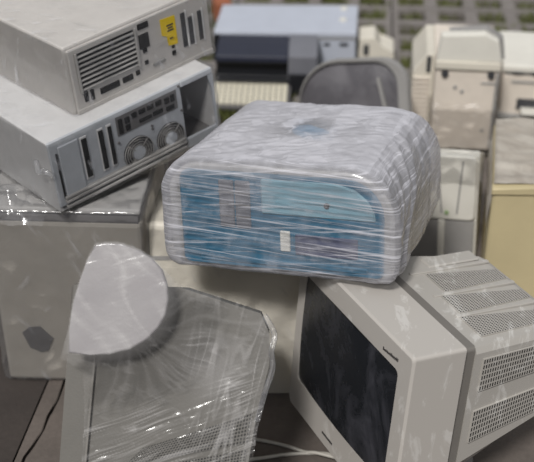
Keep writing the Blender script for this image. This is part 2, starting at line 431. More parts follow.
# rear panel with the bay left open (frame pieces around it)
bm = newbm()
bay = [(.1156,.1375),(.1790,.1385),(.187,.112),(.189,.024),(.117,.028)]
box(bm, -BW/2, .113, F, F+.006, .012, BH, .002, 1); box(bm, .113, BW/2, F, F+.006, .139, BH, .002, 1)
box(bm, .113, BW/2, F, F+.006, .0, .024, .002, 1)
prism(bm, [(.181,.139),(BW/2,.139),(BW/2,.024),(.190,.024),(.188,.112)], 'y', F, F+.006)
obj('rear_panel', bm, fan_panel, t)
bm = newbm(); box(bm, .110, .114, F+.006, F+.16, .01, BH-.008); box(bm, .112, .190, F+.15, F+.16, .01, BH-.008); box(bm, .112, .190, F+.006, F+.16, .006, .012)
obj('drive_bay', bm, baygrey, t, label='open empty power supply bay')
for x0, w_ in ((-.1202, .011), (-.0824, .010), (-.0620, .008)):
    bm = newbm(); box(bm, x0-w_/2-.002, x0+w_/2+.002, F-.002, F+.001, .044, .136, .001, 1); s = obj('slot_cover', bm, steel, t)
    bm = newbm(); box(bm, x0-w_/2, x0+w_/2, F-.003, F+.0, .049, .132); obj('slot_opening', bm, dark, s)
bm = newbm(); box(bm, -.176, -.132, F-.003, F+.001, .03, .138, .0015, 1); obj('side_plate', bm, fan_panel, t)
bm = newbm(); box(bm, -.1825, -.1785, F-.0015, F+.001, .028, .126); obj('seam_slot', bm, dark, t)
for z in (.006, .018, .026):
    bm = newbm(); box(bm, -.182, .108, F-.006, F+.002, z, z+.007, .0015, 1); obj('bottom_ridge', bm, grey_pl, t)
# port strip
bm = newbm(); box(bm, -.045, .1005, F-.001, F+.001, .101, .1415); ps = obj('port_panel', bm, midgrey, t)
for x, z, w_, h_ in ((-.036,.120,.010,.032),(-.020,.127,.011,.013),(-.020,.111,.011,.012),(-.003,.130,.013,.012),(.016,.131,.016,.010),(.036,.131,.015,.011),(.056,.131,.014,.011),(.022,.112,.030,.008),(.052,.113,.024,.010),(.076,.128,.012,.013),(.090,.128,.010,.015),(.082,.110,.020,.010)):
    bm = newbm(); box(bm, x-w_/2, x+w_/2, F-.003, F, z-h_/2, z+h_/2, .001, 1); obj('port', bm, dark, ps)
def fan(cx, cz, r):
    bm = newbm(); cyl(bm, (cx, F-.001, cz), 'y', r, .004, 32); f = obj('fan', bm, darkgrey, t)
    bm = newbm()
    for rr in (1.0, .84, .68, .52): ring(bm, (cx, F-.003, cz), r*rr, r*rr-.0012, .002)
    for k in range(4):
        a = rad(45+90*k); u = Vector((math.cos(a), 0, math.sin(a))); p = Vector((-math.sin(a), 0, math.cos(a)))*.0012
        c = Vector((cx, F-.003, cz))
        loft(bm, [[c+u*r*.3-p, c+u*r*.3+p, c+u*r*.3+p+Vector((0,-.002,0)), c+u*r*.3-p+Vector((0,-.002,0))], [c+u*r-p, c+u*r+p, c+u*r+p+Vector((0,-.002,0)), c+u*r-p+Vector((0,-.002,0))]])
    obj('finger_guard', bm, grey_pl, f)
    bm = newbm(); cyl(bm, (cx, F-.001, cz), 'y', r*.42, -.004, 24); obj('fan_hub', bm, fan_panel, f)
    bm = newbm()
    for k in range(7):
        a0 = 2*math.pi*k/7; c = Vector((cx, F-.002, cz))
        q = [c+Vector((math.cos(a0)*r*.40, 0, math.sin(a0)*r*.40)), c+Vector((math.cos(a0+.15)*r*.82, 0, math.sin(a0+.15)*r*.82)), c+Vector((math.cos(a0+.75)*r*.82, .0012, math.sin(a0+.75)*r*.82)), c+Vector((math.cos(a0+.6)*r*.40, .0012, math.sin(a0+.6)*r*.40))]
        loft(bm, [q, [p+Vector((0, -.001, 0)) for p in q]])
    obj('fan_blades', bm, midgrey, f)
fan(-.006, .0490, .0345); fan(.0725, .0455, .0335)
for x, z in ((-.046, .088), (.108, .092), (-.046, .015), (.108, .016), (.108, .146), (.034, .090), (.034, .083)):
    bm = newbm(); cyl(bm, (x, F+.001, z), 'y', .0026, -.004, 10); obj('screw', bm, midgrey, t)
film_shell('plastic_wrap', BW+.010, BD+.010, BH+.008, (.006,)*4, .006, thin_wrap, t, crumple(.003, 14, (1, .5, 1), 4), n=40, m=40, capk=18, z0=-.003)
bm = newbm()
tube(bm, [(-BW/2-.004, F+.05, .10), (-BW/2-.014, F+.03, .088), (-BW/2-.012, F+.01, .098), (-BW/2-.004, F-.004, .09)], .005); obj('wrap_twist', bm, clear_wrap, t, smooth=True)

# ------------------------------------------------------------------ desktop case on top
AW, AD, AH = .3453, .4199, .141
t = thing('desktop_case', 'flat silver desktop computer on top of the left stack, with yellow sticker on its rear', 'computer', (-.3769, 2.1400, .599), (-.50, -5.5, 43.27))
F = -AD/2
bm = newbm(); box(bm, -AW/2, AW/2, F+.004, AD/2, 0, AH, .004); obj('case_shell', bm, steel_warm, t)
bm = newbm(); box(bm, -AW/2+.006, AW/2-.004, F-.001, F+.006, .008, AH-.008, .002, 1); rp = obj('rear_panel', bm, steel_warm, t)
bm = newbm(); box(bm, -.153, -.0165, F-.002, F+.0, .046, .122); vp = obj('vent_opening', bm, dark, rp)
zt, zb = .122, .046
for k in range(8):
    bm = newbm(); z = zb+(zt-zb)*(k+.5)/8-.001
    prism(bm, [(F-.0012, z-.0002), (F-.0048, z-.0022), (F-.0050, z-.0004), (F-.0014, z+.0016)], 'x', -.153, -.0165); obj('vent_slat', bm, grey_pl, rp)
for x in (-.153, -.0165):
    bm = newbm(); box(bm, x-.002, x+.002, F-.006, F, .044, .124); obj('vent_edge', bm, grey_pl, rp)
for x, z, w_, h_ in ((-.144,.033,.009,.022),(-.130,.031,.008,.022),(-.089,.0295,.046,.013),(-.046,.030,.025,.012),(-.021,.0325,.010,.010),(.003,.070,.010,.009),(.003,.045,.009,.009),(.071,.0385,.009,.010),(.071,.052,.007,.006),(.004,.090,.024,.030),(.006,.121,.026,.012)):
    bm = newbm(); box(bm, x-w_/2, x+w_/2, F-.003, F, z-h_/2, z+h_/2, .001, 1); obj('port', bm, dark, rp)
bm = newbm(); box(bm, .0175, .048, F-.003, F, .029, .037, .001, 1); obj('port_cover', bm, grey_pl, rp)
bm = newbm(); prism(bm, [(.0470,.117),(.083,.1145),(.083,.055),(.0605,.058),(.0585,.078),(.0475,.084)], 'y', F-.0025, F-.0005); ys = obj('sticker', bm, yellow, rp, label='bright yellow sticker with small dark print')
for z, w_ in ((.100,.016),(.0945,.012),(.089,.015),(.072,.008)):
    bm = newbm(); box(bm, .0685-w_/2, .0685+w_/2, F-.0032, F-.002, z-.0015, z+.0012); obj('print_line', bm, ink, ys)
for x, z0, z1, w_ in ((.1025,.040,.112,.011),(.1200,.0395,.098,.010),(.1440,.040,.102,.010)):
    bm = newbm(); box(bm, x-w_/2, x+w_/2, F-.003, F, z0, z1, .001, 1); obj('expansion_slot', bm, darkgrey, rp)
    bm = newbm(); box(bm, x+w_/2, x+w_/2+.004, F-.004, F, z0-.004, z1+.004, .001, 1); obj('slot_bracket', bm, steel, rp)
bm = newbm(); box(bm, -AW/2+.004, AW/2-.004, F-.0035, F+.002, .003, .012, .001, 1); obj('bottom_lip', bm, steel_warm, t)
film_shell('plastic_wrap', AW+.008, AD+.008, AH+.006, (.006,)*4, .006, thin_wrap, t, crumple(.0025, 13, (1, .5, 1), 9), n=36, m=40, capk=16, z0=-.001)

# ------------------------------------------------------------------ cream wrapped machine under the blue computer
t = thing('wrapped_scanner', 'broad cream wrapped machine under the blue computer, behind the dark-screened monitor', 'machine', (-.083, 1.93, 0))
bm = newbm()
pr = [(-.17, 0), (-.097, .366), (-.090, .372), (.16, .318), (.17, .30), (.17, 0)]      # (y,z): sloping front, top falling back
prism(bm, pr, 'x', -.149, .160, .006); obj('body', bm, cream_pl, t)
bm = newbm()
prism(bm, [(-.158, .06), (-.152, .054), (-.108, .276), (-.114, .282)], 'x', -.140, .150, .002, 1); obj('front_cover', bm, cream_pl, t)
bm = newbm(); prism(bm, [(-.1125, .296), (-.1105, .296), (-.1085, .304), (-.1105, .304)], 'x', -.149, .160); obj('seam', bm, grey_pl, t)
bm = newbm()
for i in range(61):
    for j in range(50):
        x = -.152+.320*i/60; s = j/49
        y = -.17-.006+.073*s; z = .372*s
        bm.verts.new((x, y-.006-.004*abs(noise.noise(Vector((x*14, z*9, 3))))*2, z+.002))
bm.verts.ensure_lookup_table()
for i in range(60):
    for j in range(49): bm.faces.new([bm.verts[a] for a in (i*50+j, (i+1)*50+j, (i+1)*50+j+1, i*50+j+1)])
obj('plastic_wrap', bm, clear_wrap, t, smooth=True)

# ------------------------------------------------------------------ dark-screened CRT monitor at right front
EW, ED, EH = .404, .1011, .3501
t = thing('crt_monitor', 'large grey crt monitor with dark dusty screen, tilted at the right front', 'monitor', (.1709, 1.5292, .0497), (-5.61, -3.22, -65.64))
F = -ED/2
sx0, sx1, sz0, sz1 = -.172, .1635, .071, .303
def bez(y, ins=0): return [(x, y, z) for x, z in rrect(-EW/2+ins, EW/2-ins, ins, EH-ins, (.010, .006, .010, .014), 4)]
bm = newbm()
# outer shell of the bezel with a hole for the screen
loft(bm, [bez(F+.004, .0), bez(ED/2, .002)], cap0=False, cap1=True)
lip = loft(bm, [bez(F+.004, 0), bez(F, .004)], cap0=False, cap1=False)
scr = [(x, F, z) for x, z in rrect(sx0, sx1, sz0, sz1, (.01,)*4, 4)]
loft(bm, [bez(F, .004), scr], False, False)
loft(bm, [scr, [(x, F+.004, z) for x, _, z in scr]], False, False)
bmesh.ops.remove_doubles(bm, verts=bm.verts[:], dist=1e-6)
obj('bezel', bm, crt_bezel, t)
bm = newbm(); nx, nz = 24, 18
V = [[bm.verts.new((sx0+(sx1-sx0)*i/nx, F+.004-.010*(1-((2*i/nx-1)**2))*.6-.010*(1-(2*j/nz-1)**2)*.4, sz0+(sz1-sz0)*j/nz)) for j in range(nz+1)] for i in range(nx+1)]
for i in range(nx):
    for j in range(nz): bm.faces.new((V[i][j], V[i+1][j], V[i+1][j+1], V[i][j+1]))
obj('screen', bm, screen_dark, t, smooth=True)
bm = newbm(); loft(bm, [[(x, ED/2-.002, z) for x, _, z in bez(0, .010)], [(x, .078, z) for x, _, z in bez(0, .012)]]); obj('seam_groove', bm, crt_groove, t)
def hsec(y, k):
    # k 0 at the front of the rear housing, 1 at its back end
    L = lambda a, b: a+(b-a)*k
    return [(L(-.142, -.085), y, L(.338, .334)), (L(.188, .168), y, L(.338, .334)), (L(.194, .176), y, L(.328, .322)), (L(.194, .178), y, L(.104, .170)), (L(.15, .12), y, L(.03, .10)), (L(-.12, -.05), y, L(.03, .10)), (L(-.152, -.098), y, L(.104, .170)), (L(-.152, -.098), y, L(.328, .322))]
bm = newbm(); loft(bm, [hsec(.076, 0), hsec(.270, .96), [(x*.97+.002, .282, (z-.22)*.96+.22) for x, _, z in hsec(0, 1)]])
hs = obj('rear_housing', bm, crt_body, t)
# ventilation on top (three bands between ribs) and at the side (two bands)
topz = lambda y: .338-.004*(y-.076)/.2
def tv(x0, x1, y0, y1, nu, nv):
    grille('vent_grille', hs, crt_body, dark, [(x0, y0, topz(y0)+.001), (x1, y0, topz(y0)+.001), (x1-.012, y1, topz(y1)+.001), (x0+.018, y1, topz(y1)+.001)], nu, nv, .55, .0016)
tv(-.050, .016, .128, .270, 13, 26); tv(.028, .088, .112, .270, 12, 28); tv(.100, .164, .104, .270, 12, 30)
for x in (-.06, .022, .094):
    bm = newbm(); box(bm, x-.004, x+.004, .10, .272, .3345, .3400, .001, 1); obj('top_rib', bm, crt_body, hs)
bm = newbm(); box(bm, -.108, -.072, .15, .262, .334, .3395, .003, 1); obj('cable_lid', bm, crt_body, hs)
def sidex(y, z):
    k = (y-.076)/.202; return .194+(.178-.194)*k
def sv(z00, z01, z10, z11, y0, y1, nu, nv):
    grille('vent_grille', hs, crt_body, dark, [(sidex(y0, 0)+.001, y0, z00), (sidex(y1, 0)+.001, y1, z10), (sidex(y1, 0)+.001, y1, z11), (sidex(y0, 0)+.001, y0, z01)], nu, nv, .48, .002, .70)
sv(.252, .316, .262, .314, .092, .262, 32, 6); sv(.146, .212, .176, .226, .090, .262, 32, 6)
bm = newbm(); box(bm, -.0555, -.0139, F-.001, F+.002, .0235, .0285, .001, 1); obj('control_slot', bm, ink, t)
x = .1115
while x < .160:                                                   # small illegible maker's print above the screen
    w_ = random.uniform(.0018, .004); bm = newbm(); zz = .3135+(x-.11)*.10
    box(bm, x, x+w_, F-.0006, F+.001, zz, zz+random.choice((.0035, .0045, .006))); obj('print_mark', bm, ink, t); x += w_+.0012
bm = newbm(); cyl(bm, (.02, .15, -.034), 'z', .085, .064, 28, .07); cyl(bm, (.02, .15, .028), 'z', .05, .03, 24, .06); obj('swivel_base', bm, grey_pl, t)

# ------------------------------------------------------------------ monitor in front at left, lying with underside and foot toward the viewer
n_ = Vector((0, -.82, .5724)).normalized(); u_ = Vector((0, .5724, .82)).normalized()
Mx = Matrix((Vector((1, 0, 0)), u_, n_)).transposed()
t = thing('crt_monitor', 'beige crt monitor on its back edge in front, rounded foot upward under stretched film', 'monitor', (-.2, 1.3, .25))
t.rotation_euler = Mx.to_euler()
bm = newbm()
bz = [(-.116, .285), (-.078, .292), (-.0777, .1586), (-.0904, .0037), (-.098, -.10), (-.139, -.095), (-.1328, .0037), (-.1228, .1586)]
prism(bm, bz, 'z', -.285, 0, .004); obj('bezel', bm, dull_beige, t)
bm = newbm()
loft(bm, [[(-.1375+a, -.07+b, -.245+c) for a, b, c in q] for q in (
    [(0, 0, 0), (.020, .33, 0), (.020, .33, .21), (0, 0, .21)], [(-.004, .06, .04), (.0095, .27, .04), (.0095, .27, .17), (-.004, .06, .17)])])
obj('screen', bm, screen_dark, t)
bm = newbm()
h0 = [(-.080, .286), (.06, .280), (.190, .238), (.204, .205), (.2035, .155), (.182, .069), (.171, .0037), (.162, -.045), (-.096, -.094), (-.0905, .0037), (-.079, .1586)]
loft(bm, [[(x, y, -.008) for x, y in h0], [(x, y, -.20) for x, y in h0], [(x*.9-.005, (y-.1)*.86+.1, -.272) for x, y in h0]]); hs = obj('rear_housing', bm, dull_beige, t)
bm = newbm()
sm = [(-.0800, .284), (-.0770, .284), (-.0770, .1586), (-.0897, .0037), (-.0945, -.094), (-.0975, -.094), (-.0927, .0037), (-.080, .1586)]
prism(bm, sm, 'z', -.004, .0012); obj('seam', bm, crt_groove, t)
# perforated strips low on the underside
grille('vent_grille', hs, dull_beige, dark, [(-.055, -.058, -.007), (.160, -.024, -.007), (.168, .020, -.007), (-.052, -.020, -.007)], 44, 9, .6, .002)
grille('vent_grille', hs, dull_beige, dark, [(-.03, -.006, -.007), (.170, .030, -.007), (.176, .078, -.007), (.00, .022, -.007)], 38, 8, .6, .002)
foot_pts = [(-.1083,.1788),(-.1071,.2144),(-.1012,.2561),(-.0907,.2918),(-.0785,.326),(-.0678,.3463),(-.0491,.3494),(-.0258,.3478),(-.0008,.3385),(.0211,.3245),(.0367,.3074),(.0446,.2841),(.0463,.2608),(.0417,.2376),(.0309,.2174),(.0124,.1989),(-.0123,.185),(-.0432,.1773),(-.0742,.1758)]
bm = newbm(); prism(bm, foot_pts, 'z', .050, .068, .003, 2); ft = obj('foot', bm, foot_pl, t, label='off-white rounded foot plate')
bm = newbm(); cyl(bm, (-.03, .235, -.01), 'z', .052, .064, 28, .04); obj('foot_neck', bm, grey_pl, ft)
def pdist(px, py, poly):
    ins = False; best = 9
    for i in range(len(poly)):
        x1, y1 = poly[i]; x2, y2 = poly[(i+1) % len(poly)]
        if (y1 > py) != (y2 > py) and px < (x2-x1)*(py-y1)/(y2-y1)+x1: ins = not ins
        dx, dy = x2-x1, y2-y1; k = max(0, min(1, ((px-x1)*dx+(py-y1)*dy)/(dx*dx+dy*dy)))
        best = min(best, math.hypot(px-x1-k*dx, py-y1-k*dy))
    return -best if ins else best
outl = [(-.122, .17), (-.108, .215), (-.102, .256), (-.091, .292), (-.079, .327), (-.068, .348), (-.049, .3515), (-.0258, .350), (0, .3405), (.022, .327), (.06, .286), (.19, .244), (.208, .222), (.213, .203), (.2095, .155), (.187, .069), (.176, .0), (.168, -.05), (-.10, -.10), (-.096, 0), (-.088, .15)]
bm = newbm(); NX, NY = 210, 280; vm = {}
lay = bm.verts.layers.float.new('milk')
sm01 = lambda v: max(0, min(1, v))
def tent(x, y):
    d = max(0, pdist(x, y, foot_pts)); k = max(0, 1-d/.125)
    h = .004+.067*k**1.7
    a = math.atan2(y-.23, x+.02); rr = math.hypot(x+.02, y-.23)
    w1 = noise.noise(Vector((x*14, y*14, 9)))
    fold = ridged(Vector((a*4+w1*.8, rr*6, 4))); fine = ridged(Vector((a*13+w1*2.2, rr*13, 2)))
    low = sm01((.125-(y-.30*x))/.05)
    line = ridged(Vector(((x+.36*y)*5, (y-.36*x)*190+w1*.7, 1)))
    side = ridged(Vector(((x-.25*y)*70, (y+.25*x)*9, 6)))
    dd = sm01(d/.02); sect = sm01(.2+1.0*math.exp(-((a+.75)/.6)**2))*sm01(.4+1.6*noise.noise(Vector((a*3, rr*12, 8))))
    hh = h+.0025*max(0, fold)*k*dd+.0008*fine*dd*(1-low)*sect+.0006*line*low+.0008*noise.noise(Vector((x*60, y*60, 7)))*dd
    gate = sm01(.5+1.3*noise.noise(Vector((x*16, y*16, 3))))
    white = (1-low)*dd*(.36*sm01((fine-.66)/.3)*gate*sect+.12*sm01((fold-.6)/.4))
    white += low*.42*sm01((line-.72)/.26)*sm01(.35+1.5*noise.noise(Vector(((x+.36*y)*13, (y-.36*x)*45, 5))))
    white += .35*sm01((side-.75)/.2)*gate*sm01((x-.06)/.05)
    white += .22*math.exp(-((x-.115)**2+(y-.135)**2)/.0016)
    if d <= 0: white = .16+.30*noise.noise(Vector((x*20, y*20, 1)))+.25*sm01((ridged(Vector(((x+y*.8)*22, (y-x)*5, 3)))-.7)/.3)
    else: white += .25*sm01(1-d/.02)
    return hh, d, white
for i in range(NX+1):
    for j in range(NY+1):
        x = -.13+.35*i/NX; y = -.105+.465*j/NY
        if pdist(x, y, outl) < .0015:
            h, d, w_ = tent(x, y); v = bm.verts.new((x, y, max(h, .003))); vm[i, j] = v; v[lay] = max(0, min(1, w_))
for i in range(NX):
    for j in range(NY):
        q = [vm.get(k) for k in ((i, j), (i+1, j), (i+1, j+1), (i, j+1))]
        if all(q): bm.faces.new(q)
obj('plastic_wrap', bm, tent_wrap, t, smooth=True)
# gathered cord of wrap hanging at the right edge
bm = newbm(); tube(bm, [(.196, .236, .004), (.212, .205, .006), (.207, .178, .010), (.209, .15, .006), (.196, .11, .006), (.184, .066, .004)], .0045); obj('wrap_twist', bm, clear_wrap, t, smooth=True)

# ------------------------------------------------------------------ blue wrapped computer
CW, CD, CH = .430, .4065, .2042
t = thing('wrapped_computer', 'big wrapped computer with blue front, lying on its side on the pile in the middle', 'computer', (.0835, 1.7975, .370), (-9.2, -5.18, -17.5))
F = -CD/2+.012
bw, bh = CW-.022, CH-.016
def cprof(ins, z0=.006): return rrect(-bw/2+ins, bw/2-ins, z0+ins, z0+bh-ins, (.058, .086, .022, .022), 7)
bm = newbm()
loft(bm, [[(x, CD/2-.03, z) for x, z in cprof(.02)], [(x, CD/2-.05, z) for x, z in cprof(0)], [(x, F+.012, z) for x, z in cprof(0)], [(x, F+.004, z) for x, z in cprof(.006)]])
obj('case_body', bm, grey_pl, t)
bm = newbm()
loft(bm, [[(x, F+.013, z) for x, z in cprof(-.001)], [(x, F+.005, z) for x, z in cprof(-.001)], [(x, F+.0025, z) for x, z in cprof(.003)]])
obj('front_frame', bm, grey_pl, t, label='grey frame around the blue front')
bm = newbm()
fp = rrect(-.1830, .1875, .0065, .1845, (.022, .068, .012, .012), 7)
loft(bm, [[(x, F+.006, z) for x, z in fp], [(x, F+.001, z) for x, z in fp], [(x*.985, F-.002, (z-.095)*.98+.095) for x, z in fp]]); fpn = obj('front_panel', bm, blue_pl, t, label='teal blue front panel')
for x0, x1 in ((-.1075, -.080), (-.0775, -.0500)):
    bm = newbm(); box(bm, x0, x1, F-.006, F, .082, .170, .002, 1); d_ = obj('drive_door', bm, printer_side, fpn)
    for z in (.104, .126, .148):
        bm = newbm(); box(bm, x0, x1, F-.0068, F-.0055, z-.0012, z+.0012); obj('door_line', bm, midgrey, d_)
bm = newbm()
hp = [(-.030, .112), (-.030, .1765), (.105, .1765), (.138, .168), (.160, .150), (.172, .128), (.174, .112)]
prism(bm, hp, 'y', F-.006, F, .003, 1); obj('pale_insert', bm, paleblue_pl, fpn, label='pale aqua curved insert')
bm = newbm(); cyl(bm, (.0889, F-.0055, .137), 'y', .005, -.003, 16); obj('power_button', bm, ink, fpn)
bm = newbm(); box(bm, .003, .021, F-.006, F, .045, .083, .0015, 1); obj('upright_tag', bm, white_pl, fpn, label='small pale upright tag')
bm = newbm(); box(bm, .030, .142, F-.0045, F, .040, .078, .0015, 1); obj('dark_insert', bm, plastic('slate_violet_plastic', (84, 88, 112), .45, .2), fpn, label='dark slate insert low on the front')
bm = newbm(); box(bm, -.150, .160, F-.005, F, .014, .026, .003, 1); obj('lower_ridge', bm, blue_pl, fpn)
bm = newbm()
pp_ = [(-.052, .065), (-.02, .078), (.022, .05), (.05, .01), (.045, -.025), (.0, -.012), (-.035, .02)]
prism(bm, pp_, 'z', .006+bh-.003, .006+bh+.0015, .001, 1); obj('top_patch', bm, plastic('sky_blue_plastic', (92, 160, 198), .4, .1), t, label='blue patch showing faintly through the film on top')
def c_milk(co, nr):
    fr = max(0, min(1, (-CD/2+.016-co.y)/.012))       # 1 on the front face
    d = pdist(co.x, co.z, fp)
    inside = max(0, min(1, (-d+.003)/.010))
    top = 1-.66*math.exp(-((co.x+.003)**2+(co.y-.022)**2)/.0036)*(nr.z > .5)
    body = .90*top
    if nr.x > .35: body -= .50*min(1, (nr.x-.35)/.4)  # less milk on the right side, its shade put into the film
    if co.z < .03: body *= .45
    m_ = body*(1-fr)+fr*(.06*inside+.30*(1-inside))
    return m_+.13*noise.noise(co*22)+.08*noise.noise(co*70)
c1 = crumple(.0024, 9, (1, 1, 1), 2)
def c_disp(co, nr):
    if nr.y < -.7:                                     # stretched, nearly horizontal pulls across the front
        e = ridged(Vector((co.x*5, 0, (co.z+co.x*.05)*110)))
        return .0009*e+.001*noise.noise(co*30)
    f = .0010*ridged(Vector((co.x*16+co.y*8, co.y*40-co.x*22, co.z*20)))+.0008*noise.noise(co*40)
    al, ac = co.y*.62+co.z*.78, co.z*.62-co.y*.78; wv = .25*noise.noise(co*7)
    s_ = .005*noise.noise(Vector((1, al*4, ac*15+wv*5)))+.0022*ridged(Vector((3, al*5, ac*26+wv*7)))+.0010*noise.noise(Vector((5, al*12, ac*90)))
    k = max(0, min(1, (nr.x-.25)/.4))
    return (c1(co, nr)+f)*(1-k)+s_*k
film_shell('plastic_wrap', CW+.004, CD+.004, CH+.002, (.066, .096, .028, .028), .016, blue_wrap, t, c_disp, c_milk, n=120, m=120, capk=64)

# ------------------------------------------------------------------ cable on the ground
bm = newbm(); tube(bm, [(-.07, 1.66, .004), (-.033, 1.625, .004), (.006, 1.612, .004), (.045, 1.598, .004), (.074, 1.584, .004), (.10, 1.572, .012), (.16, 1.545, .012), (.2, 1.50, .012)], .0035)
tube(bm, [(-.06, 1.56, .004), (-.013, 1.567, .004), (.035, 1.577, .004), (.083, 1.580, .0045), (.125, 1.566, .013), (.17, 1.525, .013)], .0035)
tag(obj('cable', bm, cable_pl, None, True), 'thin white cable lying in a loop on the concrete between the two front monitors', 'cable')

# ------------------------------------------------------------------ grey-white tower behind the blue computer
t = thing('wrapped_tower', 'upright grey-white computer tower half hidden behind the blue computer, with tiny green button', 'computer', (.452, 2.335, 0), (0, -3, -13.4))
bm = newbm(); prism(bm, [(-.066, 0), (-.066, .292), (-.05, .296), (.134, .196), (.134, 0)], 'x', -.088, .076, .006); obj('body', bm, white_pl, t)
bm = newbm(); prism(bm, rrect(-.084, .070, .122, .292, (.012,)*4, 3), 'y', -.080, -.060, .004); up = obj('upper_front_panel', bm, white_pl, t)
for x0, lean in ((-.010, -.012), (.026, .010)):
    bm = newbm(); prism(bm, [(x0, .14), (x0+.004, .14), (x0+lean+.004, .282), (x0+lean, .282)], 'y', -.0815, -.078); obj('panel_groove', bm, grey_pl, up)
bm = newbm(); cyl(bm, (.004, -.080, .142), 'y', .0055, -.003, 12); obj('power_button', bm, led_green, up)
bm = newbm(); box(bm, -.084, .070, -.074, -.060, .004, .118, .003); lp = obj('lower_front_panel', bm, grey_pl, t)
bm = newbm(); box(bm, -.016, .000, -.079, -.070, .004, .118, .002); obj('upright_strip', bm, white_pl, lp)
bm = newbm()
for i in range(41):
    for j in range(51):
        k = j/50; x = -.096+.180*i/40
        if k < .55: y, z = -.086, .235+.070*k/.55
        else: y, z = -.086+.20*(k-.55)/.45, .305-.105*(k-.55)/.45
        q = Vector((x*16, y*16, z*9)); w_ = .006*ridged(q)+.003*ridged(q*2.4)
        bm.verts.new((x, y-w_*(k < .6), z+w_*(k >= .5)))
bm.verts.ensure_lookup_table()
for i in range(40):
    for j in range(50): bm.faces.new([bm.verts[a] for a in (i*51+j, (i+1)*51+j, (i+1)*51+j+1, i*51+j+1)])
obj('plastic_wrap', bm, thin_wrap, t, smooth=True)

# ------------------------------------------------------------------ yellowed monitor at right edge
t = thing('yellowed_monitor', 'yellowed tan monitor shell at the right edge, dusty grey film over its top', 'monitor', (.7063, 2.2403, 0), (0, 0, -10.54))
TW, TD, TH = .36, .34, .298
bm = newbm()
arch = [(-TW/2, 0), (-TW/2, TH-.006), (-TW/4, TH+.004), (0, TH+.006), (TW/4, TH+.003), (TW/2, TH-.006), (TW/2, 0)]
prism(bm, arch, 'y', -TD/2, TD/2, .008); obj('body', bm, yellowed, t)
bm = newbm(); prism(bm, [(x*1.012, z*1.0+.003) for x, z in arch[1:6]]+[(x*1.012, z-.012) for x, z in arch[5:0:-1]], 'y', -TD/2-.005, -TD/2+.02, .002, 1); obj('front_rim', bm, yellowed, t)
top_dust = dusty('grey_dust_film', (160, 152, 142), (190, 184, 174), .42, .66, .8, 12)
bm = newbm(); nx, ny = 40, 40
V = [[None]*(ny+1) for _ in range(nx+1)]
for i in range(nx+1):
    for j in range(ny+1):
        x = -TW/2-.006+(TW+.012)*i/nx; y = -TD/2+.014+(TD-.010)*j/ny
        z = TH+.009-.012*(2*x/TW)**2
        if i == 0 or i == nx: z -= .11
        V[i][j] = bm.verts.new((x, y, z+.006*max(0, ridged(Vector((x*15, y*15, 2))))))
for i in range(nx):
    for j in range(ny): bm.faces.new((V[i][j], V[i+1][j], V[i+1][j+1], V[i][j+1]))
obj('dust_cover', bm, top_dust, t, smooth=True, label='crumpled dusty grey film over the top')
for x in (-.1, .1):
    bm = newbm(); box(bm, x-.02, x+.02, -TD/2-.001, TD/2-.1, -.0, .006); obj('base_rail', bm, midgrey, t)

# ------------------------------------------------------------------ beige upright tower with hinged lid (back right)
t = thing('standing_printer', 'upright beige machine with white tilted lid, at the back right in front of grass pavers', 'printer', (.578, 3.0, 0), (0, 0, -6.2))
bm = newbm(); box(bm, -.089, .089, -.150, .150, 0, .268, .006); obj('body', bm, beige_pink, t)
bm = newbm(); box(bm, -.091, .091, -.158, -.148, .252, .276, .003); obj('top_rail', bm, cream_pl, t)
bm = newbm()
ld = [(-.088, .274), (-.080, .350), (.040, .358), (.078, .338), (.092, .276)]
prism(bm, ld, 'y', -.152, -.118, .004); lid = obj('lid', bm, white_pl, t, label='white lid with one cut corner')
bm = newbm()
l2 = [(-.060, .352), (.046, .364), (.092, .336), (.102, .276), (.090, .276), (.078, .336), (.038, .357)]
prism(bm, l2, 'y', -.124, -.090, .002, 1); obj('lid_edge', bm, grey_pl, lid)
for x in (-.062, .066):
    bm = newbm(); cyl(bm, (x, -.149, .238), 'y', .011, -.010, 16, .009); obj('rubber_foot', bm, darkgrey, t)
for x, z, w_, h_ in ((-.030, .196, .010, .012), (-.010, .184, .009, .012), (.060, .212, .040, .006), (.086, .16, .003, .16), (.058, .065, .008, .008)):
    bm = newbm(); box(bm, x-w_/2, x+w_/2, -.1525, -.149, z-h_/2, z+h_/2, .001, 1); obj('panel_mark', bm, grey_pl, t)
bm = newbm(); box(bm, .080, .085, -.153, -.149, .01, .25); obj('side_seam', bm, grey_pl, t)
bm = newbm(); prism(bm, [(-.150, .0), (-.150, .215), (-.112, .268), (-.089, .268), (-.089, 0)], 'y', -.09, .14, .003); wing = obj('side_tray', bm, cream_pl, t)
for k in range(12):
    bm = newbm(); z = .03+k*.0145
    box(bm, -.148, -.100, -.096, -.088, z, z+.008, .001, 1); obj('tray_rib', bm, beige_pink, wing)
bm = newbm(); box(bm, -.112, -.100, -.0955, -.088, .215, .262, .001, 1); obj('tray_gap', bm, darkgrey, wing)
film_shell('plastic_wrap', .19, .32, .14, (.01,)*4, .010, thin_wrap, t, crumple(.008, 12, (1, 1, 1), 12), n=24, m=20, capk=10, z0=.006)

